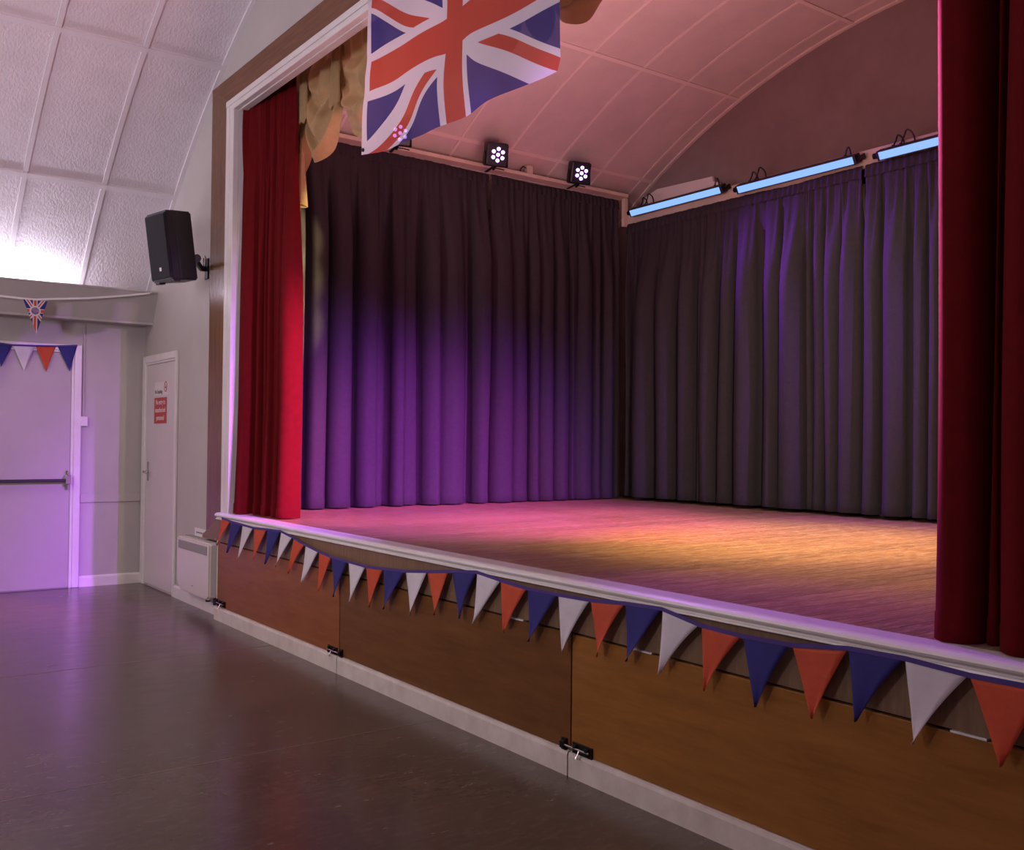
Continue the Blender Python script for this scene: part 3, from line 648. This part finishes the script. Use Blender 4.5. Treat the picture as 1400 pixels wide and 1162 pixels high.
p0 = par_can(); p0.location = (2.50, 1.336-.135, 3.632); p0['label'] = 'purple LED stage light glowing behind the flag corner'
dup(p0, (2.50, 2.27-.135, 3.632), 'purple LED stage light in the middle of the side rail')
dup(p0, (2.50, 3.18-.135, 3.632), 'purple LED stage light closest to the rear corner')
jb = thing('junction_box', 'small cream box on the side rail between two stage lights', 'box', (2.24, 2.68, 3.7))
kid('box', BX(2.21, 2.26, 2.65, 2.71, 3.7, 3.775, bev=.004), cream_m, jb)
bm = tube(bmesh.new(), [(2.235, 2.65, 3.75), (2.24, 2.615, 3.76), (2.24, 2.59, 3.735), (2.24, 2.58, 3.704)], .006); kid('cable', bm, black_m, jb)
def led_bar():
    r = thing('led_bar', 'x', 'light bar', (0, 0, 0), 'LED bars over the back drapes')
    L_ = 1.16; rot = Matrix.Rotation(R(28), 4, 'X')
    def put(name, bm, m, par=r): 
        bmesh.ops.transform(bm, matrix=rot, verts=bm.verts[:]); return obj(name, bm, m, par)
    put('housing', BX(0, L_, -.030, .045, -.036, .036, bev=.006), black_m)
    put('lit_strip', BX(.022, L_-.022, -.034, -.029, -.028, .028, bev=.002), bar_m)
    for x, s in ((0, -1), (L_, 1)):
        bm = bmesh.new(); box(bm, x-.03 if s < 0 else x, x if s < 0 else x+.03, -.012, .02, -.014, .014, bev=.003); cyl(bm, (x+.02*s, .01, 0), (x+.045*s, .01, 0), .022)
        box(bm, x+.03*s-.006, x+.03*s+.006, .0, .050, -.02, .02)
        put('end_bracket', bm, blackmetal_m)
    for x0, s in ((.10, 1), (.16, 1.3)):
        bm = bmesh.new(); tube(bm, [(x0+.085*s*t, .03+.01*math.sin(9*t), .045+.075*s*math.sin(PI*t)**.7) for t in np.linspace(0, 1, 14)], .0065)
        cyl(bm, (x0, .03, .02), (x0, .03, .06), .012)
        obj('cable', bm, black_m, r)
    bm = bmesh.new(); tube(bm, [(L_-.13+.05*t, .03, .045+.07*math.sin(PI*t)**.7) for t in np.linspace(0, 1, 12)], .0065); cyl(bm, (L_-.13, .03, .02), (L_-.13, .03, .06), .012)
    obj('cable', bm, black_m, r)
    return r
l0 = led_bar(); l0.location = (2.325, 3.84, 3.508); l0['label'] = 'lit blue-white LED bar nearest the rear corner'
dup(l0, (3.64, 3.84, 3.468), 'lit blue-white LED bar in the middle of the rear rail')
dup(l0, (4.975, 3.84, 3.450), 'lit blue-white LED bar partly hidden by the red curtain')

# ------------------------------------------------------------------ bunting
MATS = {'o': b_or, 'b': b_bl, 'w': b_wh}; LAB = {'o': 'orange-red pennant', 'b': 'navy blue pennant', 'w': 'white pennant'}
def pennant(c, A, B, T, put, seed, root, curl=1.0):
    q = random.Random(seed); nv, nu = 12, 6; rows = []; A = Vector(A); B = Vector(B); T = Vector(T); bo = q.uniform(.0, .085)*curl; ph = q.uniform(0, 6)
    for j in range(nv+1):
        t = j/nv; l = A.lerp(T, t); r = B.lerp(T, t)
        l.x -= .0*t; r = r + (T-B)*0 + (A-B)*bo*math.sin(PI*t)
        row = []
        for i in range(nu+1):
            u = i/nu; p = l.lerp(r, u); dz = .006*t*math.sin(3.5*u+ph)*curl + .012*t*t*math.sin(ph*2)*curl
            row.append(put(p.x, p.y, dz))
        rows.append(row)
    o = kid('pennant', grid(bmesh.new(), rows), MATS[c], root, True); o['label'] = LAB[c]
    s = o.modifiers.new('thickness', 'SOLIDIFY'); s.thickness = .0012
def tape_strip(pts, h, put, root, m, th=.002):
    bm = bmesh.new(); rows = [[put(x, z+h/2, 0) for x, z in pts], [put(x, z-h/2, 0) for x, z in pts]]
    grid(bm, rows); o = kid('tape', bm, m, root); s = o.modifiers.new('thickness', 'SOLIDIFY'); s.thickness = th
TAB = [('o',2.303,.746,2.479,.735,2.221,.542),('b',2.483,.732,2.7,.731,2.433,.512),('w',2.705,.723,2.894,.723,2.657,.498),('o',2.911,.718,3.126,.729,2.911,.515),('b',3.136,.73,3.349,.737,3.134,.509),('w',3.364,.735,3.529,.713,3.291,.507),('o',3.555,.712,3.714,.685,3.486,.488),('w',3.729,.684,3.904,.664,3.702,.46),('o',3.915,.661,4.071,.643,3.926,.437),('b',4.078,.652,4.275,.644,4.132,.432),('w',4.293,.643,4.491,.64,4.332,.432),('o',4.499,.637,4.682,.649,4.541,.429),('b',4.691,.648,4.91,.663,4.713,.446),('w',4.921,.661,5.121,.684,4.977,.454),('o',5.125,.684,5.311,.707,5.206,.488),('b',5.345,.71,5.548,.73,5.415,.504),('w',5.554,.73,5.735,.716,5.533,.501),('o',5.735,.715,5.923,.704,5.764,.497),('b',5.929,.705,6.127,.706,5.951,.491),('w',6.133,.706,6.326,.712,6.162,.484),('o',6.33,.71,6.519,.725,6.379,.507),('b',6.526,.728,6.71,.734,6.541,.52),('w',6.717,.733,6.889,.705,6.712,.508),('o',6.901,.704,7.073,.697,6.921,.493),('b',7.079,.7,7.268,.705,7.137,.487),('o',7.274,.702,7.468,.725,7.353,.501),('b',7.472,.732,7.653,.734,7.501,.527),('w',7.652,.731,7.836,.726,7.681,.509),('o',7.837,.72,8.028,.725,7.924,.515),('b',8.03,.726,8.22,.731,8.10,.52)]
bu = thing('bunting', 'long orange, blue and white bunting along the stage front', 'bunting', (5, -.088, .7), 'cloth bunting')
putf = lambda x, z, d: (x, -.0885-abs(d), z)
tp = []
for i, r in enumerate(TAB):
    if i == 0: tp.append((r[1], r[2]+.002))
    if i < len(TAB)-1: n_ = TAB[i+1]; tp.append(((r[3]+n_[1])/2, (r[4]+n_[2])/2+.003))
    else: tp.append((r[3], r[4]+.002))
    pennant(r[0], (r[1], r[2]+.003, 0), (r[3], r[4]+.003, 0), (r[5], r[6], 0), putf, i, bu)
tape_strip(tp, .014, lambda x, z, d: (x, -.0905, z), bu, tape_m)
TAB2 = [('b',-1.231,2.094,-1.097,2.082,-1.18,1.896),('w',-1.091,2.081,-.923,2.088,-1.005,1.87),('o',-.917,2.088,-.756,2.096,-.831,1.872),('b',-.744,2.097,-.585,2.112,-.643,1.885),('o',-1.40,2.10,-1.24,2.092,-1.33,1.89)]
b2 = thing('bunting', 'short string of four pennants across the top of the exit door', 'bunting', (.04, -.9, 2.1), 'cloth bunting')
putd = lambda x, z, d: (.036+abs(d), x, z)
for i, r in enumerate(TAB2): pennant(r[0], (r[1], r[2], 0), (r[3], r[4], 0), (r[5], r[6], 0), putd, 60+i, b2, .35)
tape_strip([(-1.40, 2.104), (-1.231, 2.096), (-1.097, 2.085), (-.923, 2.090), (-.756, 2.098), (-.585, 2.114)], .014, lambda x, z, d: (.040, x, z), b2, tape_m)
# single flag pennant on white ribbon under the valance
b3 = thing('flag_pennant', 'single union flag pennant hanging on a white ribbon', 'bunting', (.42, -1.0, 2.44))
bm = bmesh.new(); rb_ = [(-1.9, 2.47), (-1.255, 2.442), (-1.09, 2.437), (-1.0, 2.436), (-.90, 2.450), (-.60, 2.485), (-.30, 2.535), (-.085, 2.577)]
grid(bm, [[(.42, y, z+.008) for y, z in rb_], [(.42, y, z-.008) for y, z in rb_]]); o = kid('ribbon', bm, ribbon_m, b3); o.modifiers.new('thickness', 'SOLIDIFY').thickness = .0015
tubep = bmesh.new(); tube(tubep, [(.42, -.085, 2.577), (.38, -.06, 2.59), (.37, -.055, 2.595)], .004); kid('tie', tubep, ribbon_m, b3)
def flagpennant():
    yl, yr, zt = -1.087, -.904, 2.430; tip = (-.983, 2.159); cy, cz = -.996, 2.343
    bm = bmesh.new(); n = 26; rows = []
    for j in range(n+1):
        t = min(j/n, .995); l = yl+(tip[0]-yl)*t; r = yr+(tip[0]-yr)*t; z = zt+(tip[1]-zt)*t
        rows.append([(l+(r-l)*i/n, z, 0) for i in range(n+1)])
    grid(bm, rows)
    L_ = [((cy, 0), (1, 0), o_) for o_ in (-.017, -.010, .010, .017)] + [((0, cz), (0, 1), o_) for o_ in (-.018, -.012, .012, .018)]
    s = math.sqrt(.5); 
    for o_ in (-.014, -.005, .005, .014): L_ += [((cy, cz), (.82, .57), o_), ((cy, cz), (-.82, .57), o_)]
    for p, nr, o_ in L_:
        bmesh.ops.bisect_plane(bm, geom=bm.verts[:]+bm.edges[:]+bm.faces[:], plane_co=(p[0]+nr[0]*o_, p[1]+nr[1]*o_, 0), plane_no=(*nr, 0), dist=1e-6)
    for f in bm.faces:
        c = f.calc_center_median(); u, v = c.x-cy, c.y-cz; a = abs(u*.82+v*.57); b = abs(-u*.82+v*.57)
        mi = 2
        if min(a, b) < .014: mi = 0
        if min(a, b) < .005: mi = 1
        if abs(u) < .017 or abs(v) < .018: mi = 0
        if abs(u) < .010 or abs(v) < .012: mi = 1
        f.material_index = mi
    for v in bm.verts: v.co = Vector((.423, v.co.x, v.co.y))
    kid('cloth', bm, [b_wh, b_or, b_bl], b3)
    bm = bmesh.new(); cyl(bm, (.4235, cy, cz), (.4245, cy, cz), .042, 28); e = kid('emblem_border', bm, b_wh, b3)
    bm = bmesh.new(); cyl(bm, (.4245, cy, cz), (.4255, cy, cz), .030, 28); kid('emblem', bm, P('emblem_purple', (.13, .06, .16), .7, c2=(.36, .24, .38), scale=70), b3)
flagpennant()
